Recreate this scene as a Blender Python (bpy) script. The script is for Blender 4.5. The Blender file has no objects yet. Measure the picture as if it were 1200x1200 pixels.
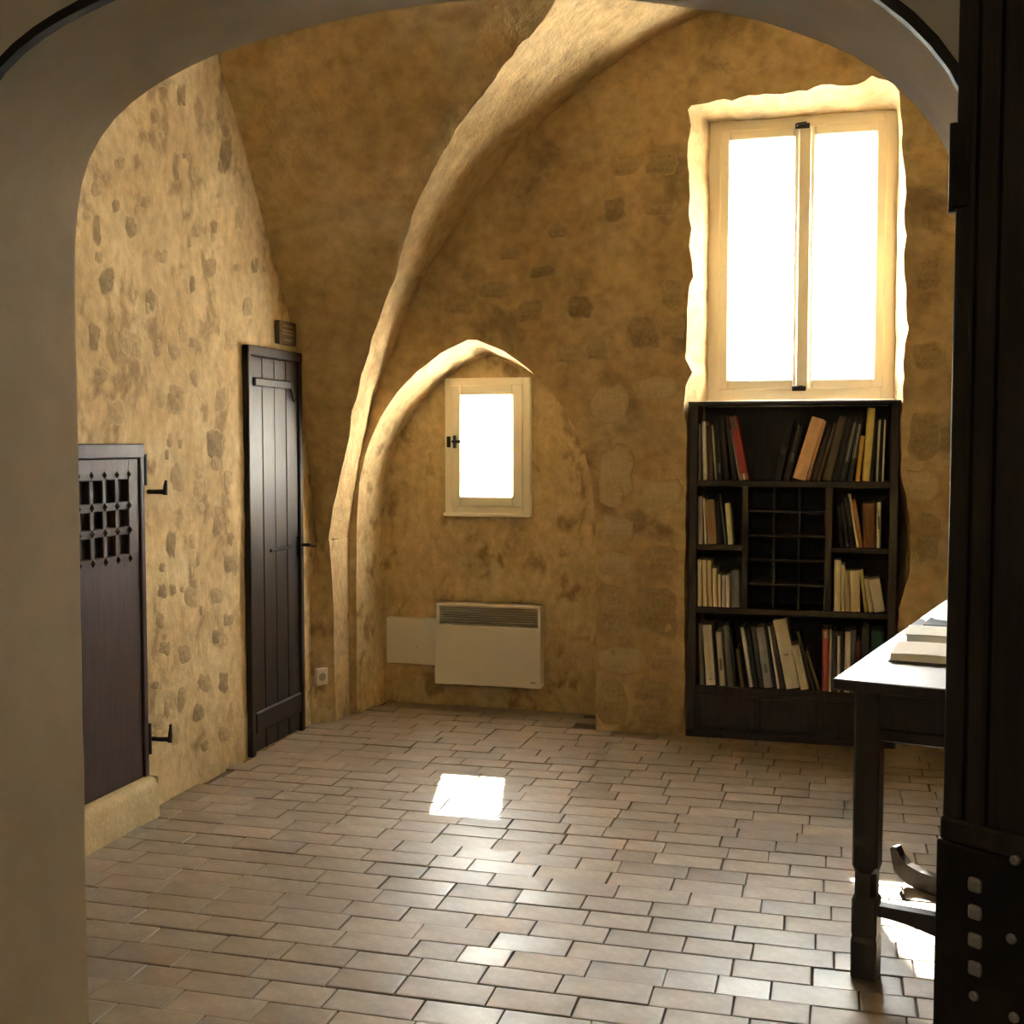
import bpy, bmesh, math, random
import numpy as np
from mathutils import Vector, noise, geometry
random.seed(7)
S = bpy.context.scene
COL = S.collection

# ------------------------------------------------------------------ camera, sky, sun, exposure
F, H = 1400.0, 1.45
YAW, PIT = math.radians(15.19), math.atan(80 / F)
cam = bpy.data.cameras.new('camera')
cam.sensor_width = 36.0
cam.lens = 36.0 * F / 1200.0
cam.clip_start = 0.05
camo = bpy.data.objects.new('camera', cam)
COL.objects.link(camo)
camo.location = (0, 0, H)
camo.rotation_euler = (math.pi / 2 - PIT, 0, YAW)
S.camera = camo

S.view_settings.view_transform = 'Standard'
S.view_settings.look = 'None'
S.view_settings.gamma = 1.0
S.view_settings.use_curve_mapping = False
S.view_settings.exposure = -0.2

W = bpy.data.worlds.new('sky')
S.world = W
W.use_nodes = True
bg = W.node_tree.nodes['Background']
bg.inputs['Color'].default_value = (0.66, 0.84, 1.0, 1)
bg.inputs['Strength'].default_value = 66.0

sun = bpy.data.lights.new('sun_offscreen', 'SUN')
sun.energy = 560.0
sun.angle = math.radians(0.53)
sun.color = (1.0, 0.95, 0.86)
suno = bpy.data.objects.new('sun_offscreen', sun)
COL.objects.link(suno)
suno.location = (-2, 9, 8)
suno.rotation_euler = Vector((0.38, -1.569, -1.441)).to_track_quat('-Z', 'Y').to_euler()

def portal(name, loc, sx, sz, d=(0, -1, 0)):
    l = bpy.data.lights.new(name, 'AREA')
    l.shape = 'RECTANGLE'; l.size = sx; l.size_y = sz
    l.cycles.is_portal = True
    o = bpy.data.objects.new(name, l)
    COL.objects.link(o); o.location = loc
    o.rotation_euler = Vector(d).to_track_quat('-Z', 'Y').to_euler()
portal('daylight_portal_tall_window', (-0.19, 6.66, 2.37), 1.1, 1.6)
portal('daylight_portal_niche_window', (-1.82, 6.66, 1.6), 0.7, 1.3)

S.cycles.max_bounces = 14
S.cycles.diffuse_bounces = 9
S.cycles.glossy_bounces = 4
S.cycles.transparent_max_bounces = 12
S.cycles.sample_clamp_indirect = 60.0
S.cycles.caustics_reflective = False
S.cycles.caustics_refractive = False

# ------------------------------------------------------------------ sight lines onto the planes of the room
def ray(px, py):
    a = (px - 600) / F; b = -(py - 600) / F
    f = math.cos(PIT) + b * math.sin(PIT); u = -math.sin(PIT) + b * math.cos(PIT)
    return Vector((a * math.cos(YAW) - f * math.sin(YAW), a * math.sin(YAW) + f * math.cos(YAW), u))
CP = Vector((0, 0, H))
def on_y(px, py, Y): d = ray(px, py); return CP + d * (Y / d.y)
def on_x(px, py, X): d = ray(px, py); return CP + d * (X / d.x)
def on_z(px, py, Z): d = ray(px, py); return CP + d * ((Z - H) / d.z)

XL, XR, YB, YN, YF, YO = -2.61, 2.21, 5.91, 2.20, 1.85, 6.70   # left, right, back, arch wall (room side / hall side), outer face

# ------------------------------------------------------------------ materials
def mat(name, c1, c2=None, rough=0.8, scale=6.0, stretch=(1, 1, 1), bump=0.0, bscale=60.0, spec=0.5, c3=None, s3=2.0, t3=0.55,
        metallic=0.0, coat=0.0, rand=0.0, island=False, fine=0.0, bdist=0.01, detail=6.0, rvar=0.0, w3=0.08, edge=None):
    m = bpy.data.materials.new(name); m.use_nodes = True
    nt = m.node_tree; N = nt.nodes; L = nt.links
    P = N['Principled BSDF']
    P.inputs['Roughness'].default_value = rough
    P.inputs['Metallic'].default_value = metallic
    P.inputs['Specular IOR Level'].default_value = spec
    P.inputs['Coat Weight'].default_value = coat
    P.inputs['Coat Roughness'].default_value = 0.36
    tc = N.new('ShaderNodeTexCoord'); mp = N.new('ShaderNodeMapping')
    mp.inputs['Scale'].default_value = stretch
    L.new(tc.outputs['Object'], mp.inputs['Vector'])
    vec = mp.outputs['Vector']
    def nz(sc, det=detail, off=0.0, dist=0.0):
        n = N.new('ShaderNodeTexNoise'); n.inputs['Scale'].default_value = sc; n.inputs['Detail'].default_value = det
        n.inputs['Roughness'].default_value = 0.6; n.inputs['Distortion'].default_value = dist
        if off:
            a = N.new('ShaderNodeVectorMath'); a.operation = 'ADD'; a.inputs[1].default_value = (off, off * 0.7, off * 1.3)
            L.new(vec, a.inputs[0]); L.new(a.outputs[0], n.inputs['Vector'])
        else: L.new(vec, n.inputs['Vector'])
        return n.outputs['Fac']
    def ramp(src, a, b):
        r = N.new('ShaderNodeMapRange'); r.inputs['From Min'].default_value = a; r.inputs['From Max'].default_value = b
        r.interpolation_type = 'SMOOTHSTEP'; L.new(src, r.inputs['Value']); return r.outputs['Result']
    def mix(fac, a, b, mode='MIX'):
        x = N.new('ShaderNodeMix'); x.data_type = 'RGBA'; x.blend_type = mode
        for s, v in ((x.inputs['Factor'], fac), (x.inputs['A'], a), (x.inputs['B'], b)):
            if isinstance(v, (float, int)): s.default_value = v
            elif isinstance(v, tuple): s.default_value = (*v, 1)
            else: L.new(v, s)
        return x.outputs['Result']
    c2 = c2 or tuple(v * 0.8 for v in c1)
    col = mix(ramp(nz(scale), 0.35, 0.65), c1, c2)
    if c3: col = mix(ramp(nz(s3, detail, 11.3, 0.4), t3, t3 + w3), col, c3)
    if fine:
        v = N.new('ShaderNodeMapRange'); v.inputs['To Min'].default_value = 1 - fine; v.inputs['To Max'].default_value = 1 + fine
        v.inputs['From Min'].default_value = 0.3; v.inputs['From Max'].default_value = 0.7
        L.new(nz(scale * 7, 4, 5.1), v.inputs['Value'])
        cb = N.new('ShaderNodeCombineColor')
        for i in range(3): L.new(v.outputs['Result'], cb.inputs[i])
        col = mix(1.0, col, cb.outputs[0], 'MULTIPLY')
    if rand:
        oi = N.new('ShaderNodeObjectInfo'); ge = N.new('ShaderNodeNewGeometry')
        ad = N.new('ShaderNodeMath'); ad.operation = 'ADD'
        L.new(oi.outputs['Random'], ad.inputs[0])
        if island: L.new(ge.outputs['Random Per Island'], ad.inputs[1])
        wn = N.new('ShaderNodeTexWhiteNoise'); wn.noise_dimensions = '1D'; L.new(ad.outputs[0], wn.inputs['W'])
        v = N.new('ShaderNodeMapRange'); v.inputs['To Min'].default_value = 1 - rand; v.inputs['To Max'].default_value = 1 + rand
        L.new(wn.outputs['Value'], v.inputs['Value'])
        cb = N.new('ShaderNodeCombineColor')
        for i in range(3): L.new(v.outputs['Result'], cb.inputs[i])
        col = mix(1.0, col, cb.outputs[0], 'MULTIPLY')
        if rvar:
            v2 = N.new('ShaderNodeMapRange'); v2.inputs['To Min'].default_value = rough - rvar; v2.inputs['To Max'].default_value = rough + rvar
            L.new(wn.outputs['Value'], v2.inputs['Value']); L.new(v2.outputs['Result'], P.inputs['Roughness'])
    if edge:      # plaster smeared over the rim of an exposed stone
        at = N.new('ShaderNodeAttribute'); at.attribute_name = 'core'
        ad = N.new('ShaderNodeMath'); ad.operation = 'ADD'; L.new(at.outputs['Fac'], ad.inputs[0])
        ge2 = N.new('ShaderNodeNewGeometry'); n2 = N.new('ShaderNodeTexNoise'); n2.inputs['Scale'].default_value = 26; n2.inputs['Detail'].default_value = 5
        L.new(ge2.outputs['Position'], n2.inputs['Vector']); L.new(n2.outputs['Fac'], ad.inputs[1])
        n3 = N.new('ShaderNodeTexNoise'); n3.inputs['Scale'].default_value = 3.2; L.new(ge2.outputs['Position'], n3.inputs['Vector'])
        rim = mix(ramp(n3.outputs['Fac'], 0.35, 0.65), edge, tuple(v * 0.8 for v in edge))
        col = mix(ramp(ad.outputs[0], 0.55, 1.30), rim, col)
    L.new(col, P.inputs['Base Color'])
    if bump:
        b = N.new('ShaderNodeBump'); b.inputs['Strength'].default_value = bump; b.inputs['Distance'].default_value = bdist
        L.new(nz(bscale, 5, 3.7), b.inputs['Height']); L.new(b.outputs['Normal'], P.inputs['Normal'])
    return m

M = {}
M['plaster_left'] = mat('cream_lime_plaster', (0.615, 0.47, 0.255), (0.51, 0.37, 0.185), 0.92, 3.2, (1, 1, 0.75), 0.55, 14, 0.2,
                        c3=(0.32, 0.222, 0.108), s3=6.5, t3=0.525, w3=0.14, fine=0.20, bdist=0.02)
M['plaster_back'] = mat('ochre_lime_plaster', (0.57, 0.415, 0.215), (0.46, 0.32, 0.15), 0.92, 2.4, (1, 1, 1), 0.55, 12, 0.2,
                        c3=(0.30, 0.215, 0.115), s3=3.2, t3=0.53, w3=0.16, fine=0.20, bdist=0.02)
M['plaster_vault'] = mat('rough_vault_plaster', (0.56, 0.41, 0.21), (0.46, 0.325, 0.15), 0.95, 2.0, (1, 1, 1), 0.9, 10, 0.2,
                         c3=(0.40, 0.275, 0.13), s3=3.6, t3=0.54, w3=0.18, fine=0.20, bdist=0.04)
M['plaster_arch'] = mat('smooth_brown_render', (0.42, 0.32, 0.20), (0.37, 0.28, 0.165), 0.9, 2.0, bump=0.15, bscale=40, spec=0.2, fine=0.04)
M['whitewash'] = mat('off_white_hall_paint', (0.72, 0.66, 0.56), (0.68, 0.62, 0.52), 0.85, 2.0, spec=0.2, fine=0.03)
for sfx, eg in (('_left', (0.57, 0.435, 0.235)), ('_back', (0.51, 0.375, 0.195))):
    M['stone_dark' + sfx] = mat('dark_rubble_stone' + sfx, (0.38, 0.277, 0.145), (0.28, 0.20, 0.10), 0.9, 9, bump=0.6, bscale=30, spec=0.2, rand=0.18, fine=0.2, edge=eg)
    M['stone_mid' + sfx] = mat('buff_rubble_stone' + sfx, (0.45, 0.335, 0.175), (0.37, 0.27, 0.138), 0.9, 8, bump=0.6, bscale=30, spec=0.2, rand=0.15, fine=0.2, edge=eg)
    M['stone_light' + sfx] = mat('pale_cut_stone' + sfx, (0.58, 0.455, 0.26), (0.50, 0.385, 0.21), 0.9, 8, bump=0.5, bscale=30, spec=0.2, rand=0.06, fine=0.12, edge=eg)
M['stone_light'] = mat('pale_step_stone', (0.60, 0.48, 0.28), (0.50, 0.39, 0.22), 0.9, 8, bump=0.5, bscale=30, spec=0.2, fine=0.12)
M['mortar'] = mat('dark_floor_mortar', (0.13, 0.10, 0.078), rough=0.9, scale=20, bump=0.5)
M['tile'] = mat('worn_terracotta', (0.275, 0.208, 0.150), (0.22, 0.162, 0.116), 0.46, 9, bump=0.35, bscale=22, spec=0.9, rand=0.20, island=True,
                fine=0.10, bdist=0.004, rvar=0.10)
M['wood_black'] = mat('blackened_oak', (0.050, 0.037, 0.030), (0.034, 0.025, 0.020), 0.5, 14, (6, 6, 0.5), 0.3, 40, 0.4, bdist=0.003)
M['wood_door'] = mat('dark_varnished_door', (0.034, 0.025, 0.021), (0.024, 0.017, 0.014), 0.48, 12, (5, 5, 0.4), 0.25, 30, 0.35, bdist=0.003)
M['wood_lattice'] = mat('brown_stained_oak', (0.062, 0.037, 0.031), (0.045, 0.027, 0.023), 0.5, 12, (5, 5, 0.4), 0.25, 30, 0.3, bdist=0.003)
M['wood_near'] = mat('aged_dark_oak', (0.036, 0.028, 0.021), (0.024, 0.019, 0.014), 0.5, 10, (6, 6, 0.3), 0.35, 30, 0.4, c3=(0.055, 0.042, 0.030), s3=6, t3=0.66, bdist=0.004)
M['wood_table'] = mat('dark_table_oak', (0.036, 0.024, 0.018), (0.025, 0.017, 0.013), 0.42, 12, (4, 4, 0.6), 0.2, 30, 0.5, bdist=0.003)
M['table_top'] = mat('polished_table_top', (0.045, 0.032, 0.025), (0.032, 0.023, 0.018), 0.42, 7, (5, 1, 1), 0.18, 18, 1.0, coat=1.0, bdist=0.004)
M['iron'] = mat('wrought_iron', (0.035, 0.028, 0.022), (0.022, 0.018, 0.015), 0.55, 20, bump=0.4, bscale=60, metallic=0.6, bdist=0.003)
M['stud'] = mat('worn_steel', (0.50, 0.49, 0.48), (0.42, 0.41, 0.40), 0.45, 30, metallic=0.5)
M['paint_white'] = mat('cream_window_paint', (0.86, 0.81, 0.67), (0.83, 0.77, 0.63), 0.5, 5, spec=0.4)
M['enamel'] = mat('white_enamel', (0.74, 0.70, 0.62), (0.72, 0.68, 0.60), 0.45, 3, spec=0.4)
M['enamel_dark'] = mat('grey_grille', (0.42, 0.38, 0.31), (0.38, 0.34, 0.28), 0.5, 3)
M['plastic_white'] = mat('white_plastic', (0.85, 0.80, 0.68), rough=0.4, scale=3)
M['plaque'] = mat('brown_enamel_plaque', (0.13, 0.075, 0.030), (0.10, 0.058, 0.024), 0.6, 12)
M['plaque_text'] = mat('tan_lettering', (0.30, 0.20, 0.09), rough=0.6, scale=20)
M['paper'] = mat('book_paper', (0.66, 0.60, 0.47), (0.60, 0.54, 0.41), 0.9, 30, (1, 1, 0.2))
M['gravel'] = mat('pale_gravel', (0.50, 0.46, 0.38), (0.42, 0.38, 0.31), 0.95, 4)
M['outer_stone'] = mat('outer_limestone', (0.60, 0.52, 0.38), rough=0.95, scale=3)

def glass_mat():
    m = bpy.data.materials.new('window_glass'); m.use_nodes = True
    nt = m.node_tree; N = nt.nodes; L = nt.links
    N.remove(N['Principled BSDF'])
    t = N.new('ShaderNodeBsdfTransparent'); t.inputs['Color'].default_value = (0.95, 0.97, 0.95, 1)
    g = N.new('ShaderNodeBsdfGlossy'); g.inputs['Roughness'].default_value = 0.03
    fr = N.new('ShaderNodeFresnel'); fr.inputs['IOR'].default_value = 1.45
    mx = N.new('ShaderNodeMixShader')
    L.new(fr.outputs[0], mx.inputs[0]); L.new(t.outputs[0], mx.inputs[1]); L.new(g.outputs[0], mx.inputs[2])
    tr = N.new('ShaderNodeBsdfTranslucent'); tr.inputs['Color'].default_value = (0.93, 0.94, 0.94, 1)      # assumed dust: sun scatter added to brighten the panes and reveals
    nz = N.new('ShaderNodeTexNoise'); nz.inputs['Scale'].default_value = 9.0
    mr = N.new('ShaderNodeMapRange'); mr.inputs['To Min'].default_value = 0.28; mr.inputs['To Max'].default_value = 0.46; L.new(nz.outputs['Fac'], mr.inputs['Value'])
    m2 = N.new('ShaderNodeMixShader'); L.new(mr.outputs['Result'], m2.inputs[0]); L.new(mx.outputs[0], m2.inputs[1]); L.new(tr.outputs[0], m2.inputs[2])
    L.new(m2.outputs[0], N['Material Output'].inputs['Surface'])
    return m
M['glass'] = glass_mat()
_plain = {}
def plain(c, rough=0.6):
    k = tuple(round(v, 3) for v in c)
    if k not in _plain: _plain[k] = mat('book_cloth_%d' % len(_plain), k, tuple(v * 0.82 for v in k), rough, 25, (1, 1, 0.3), rand=0.05)
    return _plain[k]

# ------------------------------------------------------------------ object helpers
def link(o, parent=None):
    COL.objects.link(o)
    if parent: o.parent = parent
    return o
def mesh_obj(name, verts, faces, m, parent=None, smooth=False):
    me = bpy.data.meshes.new(name); me.from_pydata([tuple(v) for v in verts], [], faces); me.update()
    for x in (m if isinstance(m, (list, tuple)) else [m]): me.materials.append(x)
    if smooth: me.polygons.foreach_set('use_smooth', [True] * len(me.polygons))
    return link(bpy.data.objects.new(name, me), parent)
def bm_obj(name, bm, m, parent=None, smooth=False):
    bmesh.ops.recalc_face_normals(bm, faces=bm.faces[:])
    me = bpy.data.meshes.new(name); bm.to_mesh(me); bm.free()
    me.materials.append(m)
    if smooth: me.polygons.foreach_set('use_smooth', [True] * len(me.polygons))
    return link(bpy.data.objects.new(name, me), parent)
def add_box(bm, a, b, bev=0.0, seg=1):
    x0, y0, z0 = a; x1, y1, z1 = b
    vs = [bm.verts.new(p) for p in ((x0, y0, z0), (x1, y0, z0), (x1, y1, z0), (x0, y1, z0), (x0, y0, z1), (x1, y0, z1), (x1, y1, z1), (x0, y1, z1))]
    fs = [bm.faces.new([vs[i] for i in q]) for q in ((0, 3, 2, 1), (4, 5, 6, 7), (0, 1, 5, 4), (1, 2, 6, 5), (2, 3, 7, 6), (3, 0, 4, 7))]
    if bev:
        es = {e for f in fs for e in f.edges}
        bmesh.ops.bevel(bm, geom=list(es), offset=bev, segments=seg, affect='EDGES', profile=0.5)
def box(name, a, b, m, parent=None, bev=0.003):
    bm = bmesh.new(); add_box(bm, a, b, bev); return bm_obj(name, bm, m, parent)
def empty(name, loc, rz=0.0):
    o = bpy.data.objects.new(name, None); o.empty_display_size = 0.1
    o.location = loc; o.rotation_euler = (0, 0, rz)
    return link(o)
def tag(o, label, cat, group=None, kind=None):
    o['label'] = label; o['category'] = cat
    if group: o['group'] = group
    if kind: o['kind'] = kind
    return o
def struct(o, label, cat): return tag(o, label, cat, kind='structure')
def tube(bm, pts, r, seg=10):
    pts = [Vector(p) for p in pts]; rings = []
    for i, p in enumerate(pts):
        d = (pts[min(i + 1, len(pts) - 1)] - pts[max(i - 1, 0)]).normalized()
        a = d.cross(Vector((0, 0, 1)))
        if a.length < 1e-3: a = d.cross(Vector((1, 0, 0)))
        a.normalize(); b = d.cross(a)
        rr = r[i] if isinstance(r, (list, tuple)) else r
        rings.append([bm.verts.new(p + a * rr * math.cos(2 * math.pi * k / seg) + b * rr * math.sin(2 * math.pi * k / seg)) for k in range(seg)])
    for i in range(len(rings) - 1):
        for k in range(seg): bm.faces.new((rings[i][k], rings[i][(k + 1) % seg], rings[i + 1][(k + 1) % seg], rings[i + 1][k]))
    bm.faces.new(rings[0]); bm.faces.new(rings[-1])
def prism(bm, prof, axis_a, axis_b, ext, org):
    """closed 2D profile (a,b) pushed along ext"""
    A, B, E, O = Vector(axis_a), Vector(axis_b), Vector(ext), Vector(org)
    v0 = [bm.verts.new(O + A * p[0] + B * p[1]) for p in prof]
    v1 = [bm.verts.new(O + A * p[0] + B * p[1] + E) for p in prof]
    n = len(prof)
    bm.faces.new(v0[::-1]); bm.faces.new(v1)
    for i in range(n): bm.faces.new((v0[i], v0[(i + 1) % n], v1[(i + 1) % n], v1[i]))

def in_poly(p, poly):
    x, y = p; c = False; j = len(poly) - 1
    for i in range(len(poly)):
        xi, yi = poly[i]; xj, yj = poly[j]
        if (yi > y) != (yj > y) and x < (xj - xi) * (y - yi) / (yj - yi) + xi: c = not c
        j = i
    return c
def resample(path, step, closed=False):
    out = []; n = len(path); m = n if closed else n - 1
    for i in range(m):
        a = Vector(path[i]); b = Vector(path[(i + 1) % n]); k = max(1, int(round((b - a).length / step)))
        for q in range(k): out.append(tuple(a.lerp(b, q / k)))
    if not closed: out.append(tuple(path[-1]))
    return out
def face_with_holes(outer, holes, step):
    """dense triangulation of a 2D region; returns verts, tris"""
    pts, edges = [], []
    for loop in [outer] + holes:
        l = resample(loop, step, True); b = len(pts); pts += l
        edges += [(b + i, b + (i + 1) % len(l)) for i in range(len(l))]
    xs = [p[0] for p in outer]; ys = [p[1] for p in outer]
    nx = int((max(xs) - min(xs)) / step); ny = int((max(ys) - min(ys)) / step)
    for i in range(1, nx):
        for j in range(1, ny):
            p = (min(xs) + (i + random.uniform(-.25, .25)) * step, min(ys) + (j + random.uniform(-.25, .25)) * step)
            if in_poly(p, outer) and not any(in_poly(p, h) for h in holes): pts.append(p)
    r = geometry.delaunay_2d_cdt([Vector(p) for p in pts], edges, [], 0, 1e-5)
    vs = [tuple(v) for v in r[0]]; tris = []
    for f in r[2]:
        c = (sum(vs[i][0] for i in f) / len(f), sum(vs[i][1] for i in f) / len(f))
        if in_poly(c, outer) and not any(in_poly(c, h) for h in holes): tris.append(list(f))
    return vs, tris
def rough_off(p, amp):
    """one continuous lumpy displacement field for all old masonry"""
    q = Vector(p)
    return (noise.noise_vector(q * 1.7) * 0.5 + noise.noise_vector(q * 5.0) * 0.3 + noise.noise_vector(q * 13.0) * 0.2) * amp
class Surf:
    def __init__(self): self.v = []; self.f = []; self.mi = []
    def add(self, vs, fs, mi=0):
        b = len(self.v); self.v += [tuple(p) for p in vs]
        for f in fs: self.f.append([b + i for i in f]); self.mi.append(mi)
    def grid(self, rows, mi=0):
        b = len(self.v); n = len(rows[0])
        for r in rows: self.v += [tuple(p) for p in r]
        for i in range(len(rows) - 1):
            for j in range(n - 1):
                self.f.append([b + i * n + j, b + i * n + j + 1, b + (i + 1) * n + j + 1, b + (i + 1) * n + j]); self.mi.append(mi)
    def build(self, name, mats, amp=0.0, keep=None, smooth=True):
        vs = self.v
        if amp:
            vs = []
            for p in self.v:
                a = amp if keep is None else amp * keep(p)
                vs.append(tuple(Vector(p) + rough_off(p, a)) if a else p)
        o = mesh_obj(name, vs, self.f, mats, smooth=smooth)
        o.data.polygons.foreach_set('material_index', self.mi)
        return o

# ------------------------------------------------------------------ shell: back wall with niche and window alcove
NXC, NHW = -1.817, 0.65
def niche_path(hw, apex, base=0.0, xc=NXC):
    prof = [(1.0, -0.08), (1.0, 0.93), (0.985, 1.10), (0.955, 1.28), (0.90, 1.42), (0.80, 1.565), (0.66, 1.70), (0.48, 1.822), (0.26, 1.922), (0.10, 1.962), (0.0, 1.990)]
    k = (apex - 0.93) / (1.984 - 0.93)
    sc = lambda z: z if z <= 0.93 else 0.93 + (z - 0.93) * k
    L = [(xc - hw * u, sc(z)) for u, z in prof]
    R = [(xc + hw * u, sc(z)) for u, z in prof[-2::-1]]
    return L + R
n_front = resample(niche_path(NHW, 1.984), 0.05)
def redist(path, n):
    d = [0]
    for a, b in zip(path, path[1:]): d.append(d[-1] + (Vector(b) - Vector(a)).length)
    t = np.linspace(0, d[-1], n)
    return list(zip(np.interp(t, d, [p[0] for p in path]), np.interp(t, d, [p[1] for p in path])))
n_front = redist(niche_path(NHW, 1.984), 90)
n_back = redist(niche_path(0.625, 1.93, xc=-1.815), 90)

def jag(t, amp, seed): return amp * (noise.noise((t * 7.0, seed, 0)) + 0.7 * noise.noise((t * 19.0, seed, 4)) + 0.4 * noise.noise((t * 41.0, seed, 9)) + 0.5 * max(0, noise.noise((t * 11.0, seed, 20)) - 0.15) * 4)
alc = []
zs = np.linspace(-0.08, 3.09, 82)
for z in zs:
    x = -0.715 + jag(z, 0.018, 1.5) * (1 if z > 1.5 else 0.35)
    alc.append((x, z))
for x in np.linspace(-0.70, 0.25, 26)[1:-1]:
    alc.append((x, 3.10 + 0.03 * (x + 0.7) + jag(x, 0.022, 7.7)))
for z in zs[::-1]:
    x = 0.292 + jag(z, 0.016, 3.3) * (1 if z > 1.4 else 0.4) - 0.03 * max(0, (z - 2.6) / 0.5)
    if 0.68 < z < 1.28: x += 0.055 * math.sin((z - 0.68) / 0.6 * math.pi) ** 0.7
    alc.append((x, min(z, 3.115)))
alc_front = redist(alc, 190)
WX0, WX1, WZ0, WZ1, WY = -0.635, 0.262, 1.665, 3.06, 6.20
alc_back = []
for (x, z) in alc_front:
    if z > 3.02: alc_back.append((min(max(x, WX0), WX1), WZ1))
    elif x < -0.2: alc_back.append((WX0, min(z * 0.992, WZ1)))
    else: alc_back.append((WX1, min(z * 0.99, WZ1)))

sw = (-1.985, -1.650, 1.140, 1.740)     # clear opening of the niche window
wb = Surf()
outer = [(XL - 0.05, 0.0), (XR + 0.05, 0.0), (XR + 0.05, 4.0), (XL - 0.05, 4.0)]
# holes touch the floor: run the outline around them
base = []
def ring(vals): return [tuple(p) for p in vals]
outline = [(XL - 0.05, -0.08)] + ring(n_front) + ring(alc_front) + [(XR + 0.05, -0.08), (XR + 0.05, 4.0), (XL - 0.05, 4.0)]
vs, fs = face_with_holes(outline, [], 0.055)
wb.add([(x, YB, z) for x, z in vs], fs)
def bridge(surf, A, ya, B, yb, k, mi=0):
    rows = []
    for i in range(k + 1):
        t = i / k
        rows.append([(a[0] + (b[0] - a[0]) * t, ya + (yb - ya) * t, a[1] + (b[1] - a[1]) * t) for a, b in zip(A, B)])
    surf.grid(rows, mi)
bridge(wb, n_front, YB, n_back, 6.25, 7, 1)
swo = [(sw[0], sw[2]), (sw[1], sw[2]), (sw[1], sw[3]), (sw[0], sw[3])]
vs, fs = face_with_holes(ring(n_back), [swo], 0.05)
wb.add([(x, 6.25, z) for x, z in vs], fs, 1)
swr = redist(swo + [swo[0]], 41)
swx = [(-2.10, 1.02), (-1.54, 1.02), (-1.54, 2.30), (-2.10, 2.30)]
swxr = []
for (x, z) in swr:
    swxr.append((-2.10 + (x - sw[0]) / (sw[1] - sw[0]) * 0.56, 1.02 + (z - sw[2]) / (sw[3] - sw[2]) * 1.28))
bridge(wb, swr, 6.25, swxr, YO, 4)
bridge(wb, alc_front, YB, alc_back, WY, 6)
# panel behind the bookcase, below the sill
wb.grid([[(x, 6.21, z) for x in np.linspace(WX0 - 0.03, WX1 + 0.03, 8)] for z in np.linspace(-0.08, WZ0, 12)])
wb.grid([[(x, y, WZ0) for x in np.linspace(WX0 - 0.02, WX1 + 0.22, 8)] for y in (6.185, 6.45, YO)])
# outer part of the tall opening (jambs and lintel)
for xx, xo in ((WX0, WX0 + 0.07), (WX1, WX1 + 0.20)):
    wb.grid([[(xx + (xo - xx) * t, WY + (YO - WY) * t, z) for t in (0, .5, 1)] for z in np.linspace(WZ0 - 0.05, WZ1, 10)])
wb.grid([[(x, y, WZ1) for x in np.linspace(WX0 - 0.02, WX1 + 0.22, 8)] for y in (WY, 6.45, YO)])
wall_back = wb.build('wall_back', [M['plaster_back'], M['plaster_left']], 0.014)
struct(wall_back, 'ochre plastered back wall with pointed niche and window alcove', 'wall')
bm = bmesh.new()
ov, of = face_with_holes([(XL - 0.4, -0.1), (XR + 0.4, -0.1), (XR + 0.4, 4.1), (XL - 0.4, 4.1)], [swx, [(WX0 + 0.07, WZ0), (WX1 + 0.20, WZ0), (WX1 + 0.20, WZ1), (WX0 + 0.07, WZ1)]], 0.4)
bv = [bm.verts.new((x, YO, z)) for x, z in ov]
for f in of: bm.faces.new([bv[i] for i in f])
struct(bm_obj('wall_outside', bm, M['outer_stone']), 'outer limestone face of the thick back wall', 'wall')

# ------------------------------------------------------------------ left, right and arch walls
def plane_wall(name, X, y0, y1, m, label):
    s = Surf()
    vs, fs = face_with_holes([(y0, -0.08), (y1, -0.08), (y1, 4.0), (y0, 4.0)], [], 0.06)
    s.add([(X, y, z) for y, z in vs], fs)
    return struct(s.build(name, [m], 0.016), label, 'wall')
wall_left = plane_wall('wall_left', XL, YN - 0.05, YB + 0.05, M['plaster_left'], 'cream plastered rubble wall with two dark doors')
plane_wall('wall_right', XR, YN - 0.05, YB + 0.05, M['plaster_left'], 'cream plastered side wall behind the table')

ARCH = [(-1.55, -0.08), (-1.55, 1.4), (-1.545, 1.85), (-1.53, 1.99), (-1.505, 2.06), (-1.454, 2.117), (-1.383, 2.167), (-1.294, 2.204), (-1.189, 2.236), (-1.068, 2.257),
        (-.941, 2.273), (-.8, 2.283), (-.681, 2.284), (-.435, 2.267), (-.218, 2.223), (-.129, 2.195), (-.055, 2.162), (.032, 2.121), (.089, 2.075), (.139, 2.02),
        (.167, 1.975), (.20, 1.9), (.215, 1.7), (.22, 1.4), (.22, -0.08)]
arch = redist(ARCH, 120)
for _ in range(2): arch = [arch[0]] + [((a[0] + 2 * b[0] + c[0]) / 4, (a[1] + 2 * b[1] + c[1]) / 4) for a, b, c in zip(arch, arch[1:], arch[2:])] + [arch[-1]]
wf = Surf()
outl = [(-3.4, -0.08)] + ring(arch) + [(3.0, -0.08), (3.0, 4.0), (-3.4, 4.0)]
vs, fs = face_with_holes(outl, [], 0.12)
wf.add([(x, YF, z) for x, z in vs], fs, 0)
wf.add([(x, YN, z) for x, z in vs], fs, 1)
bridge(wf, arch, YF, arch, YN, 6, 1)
struct(wf.build('wall_front', [M['whitewash'], M['plaster_arch']], 0.006), 'thick wall pierced by the wide brown plastered archway', 'wall')
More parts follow.
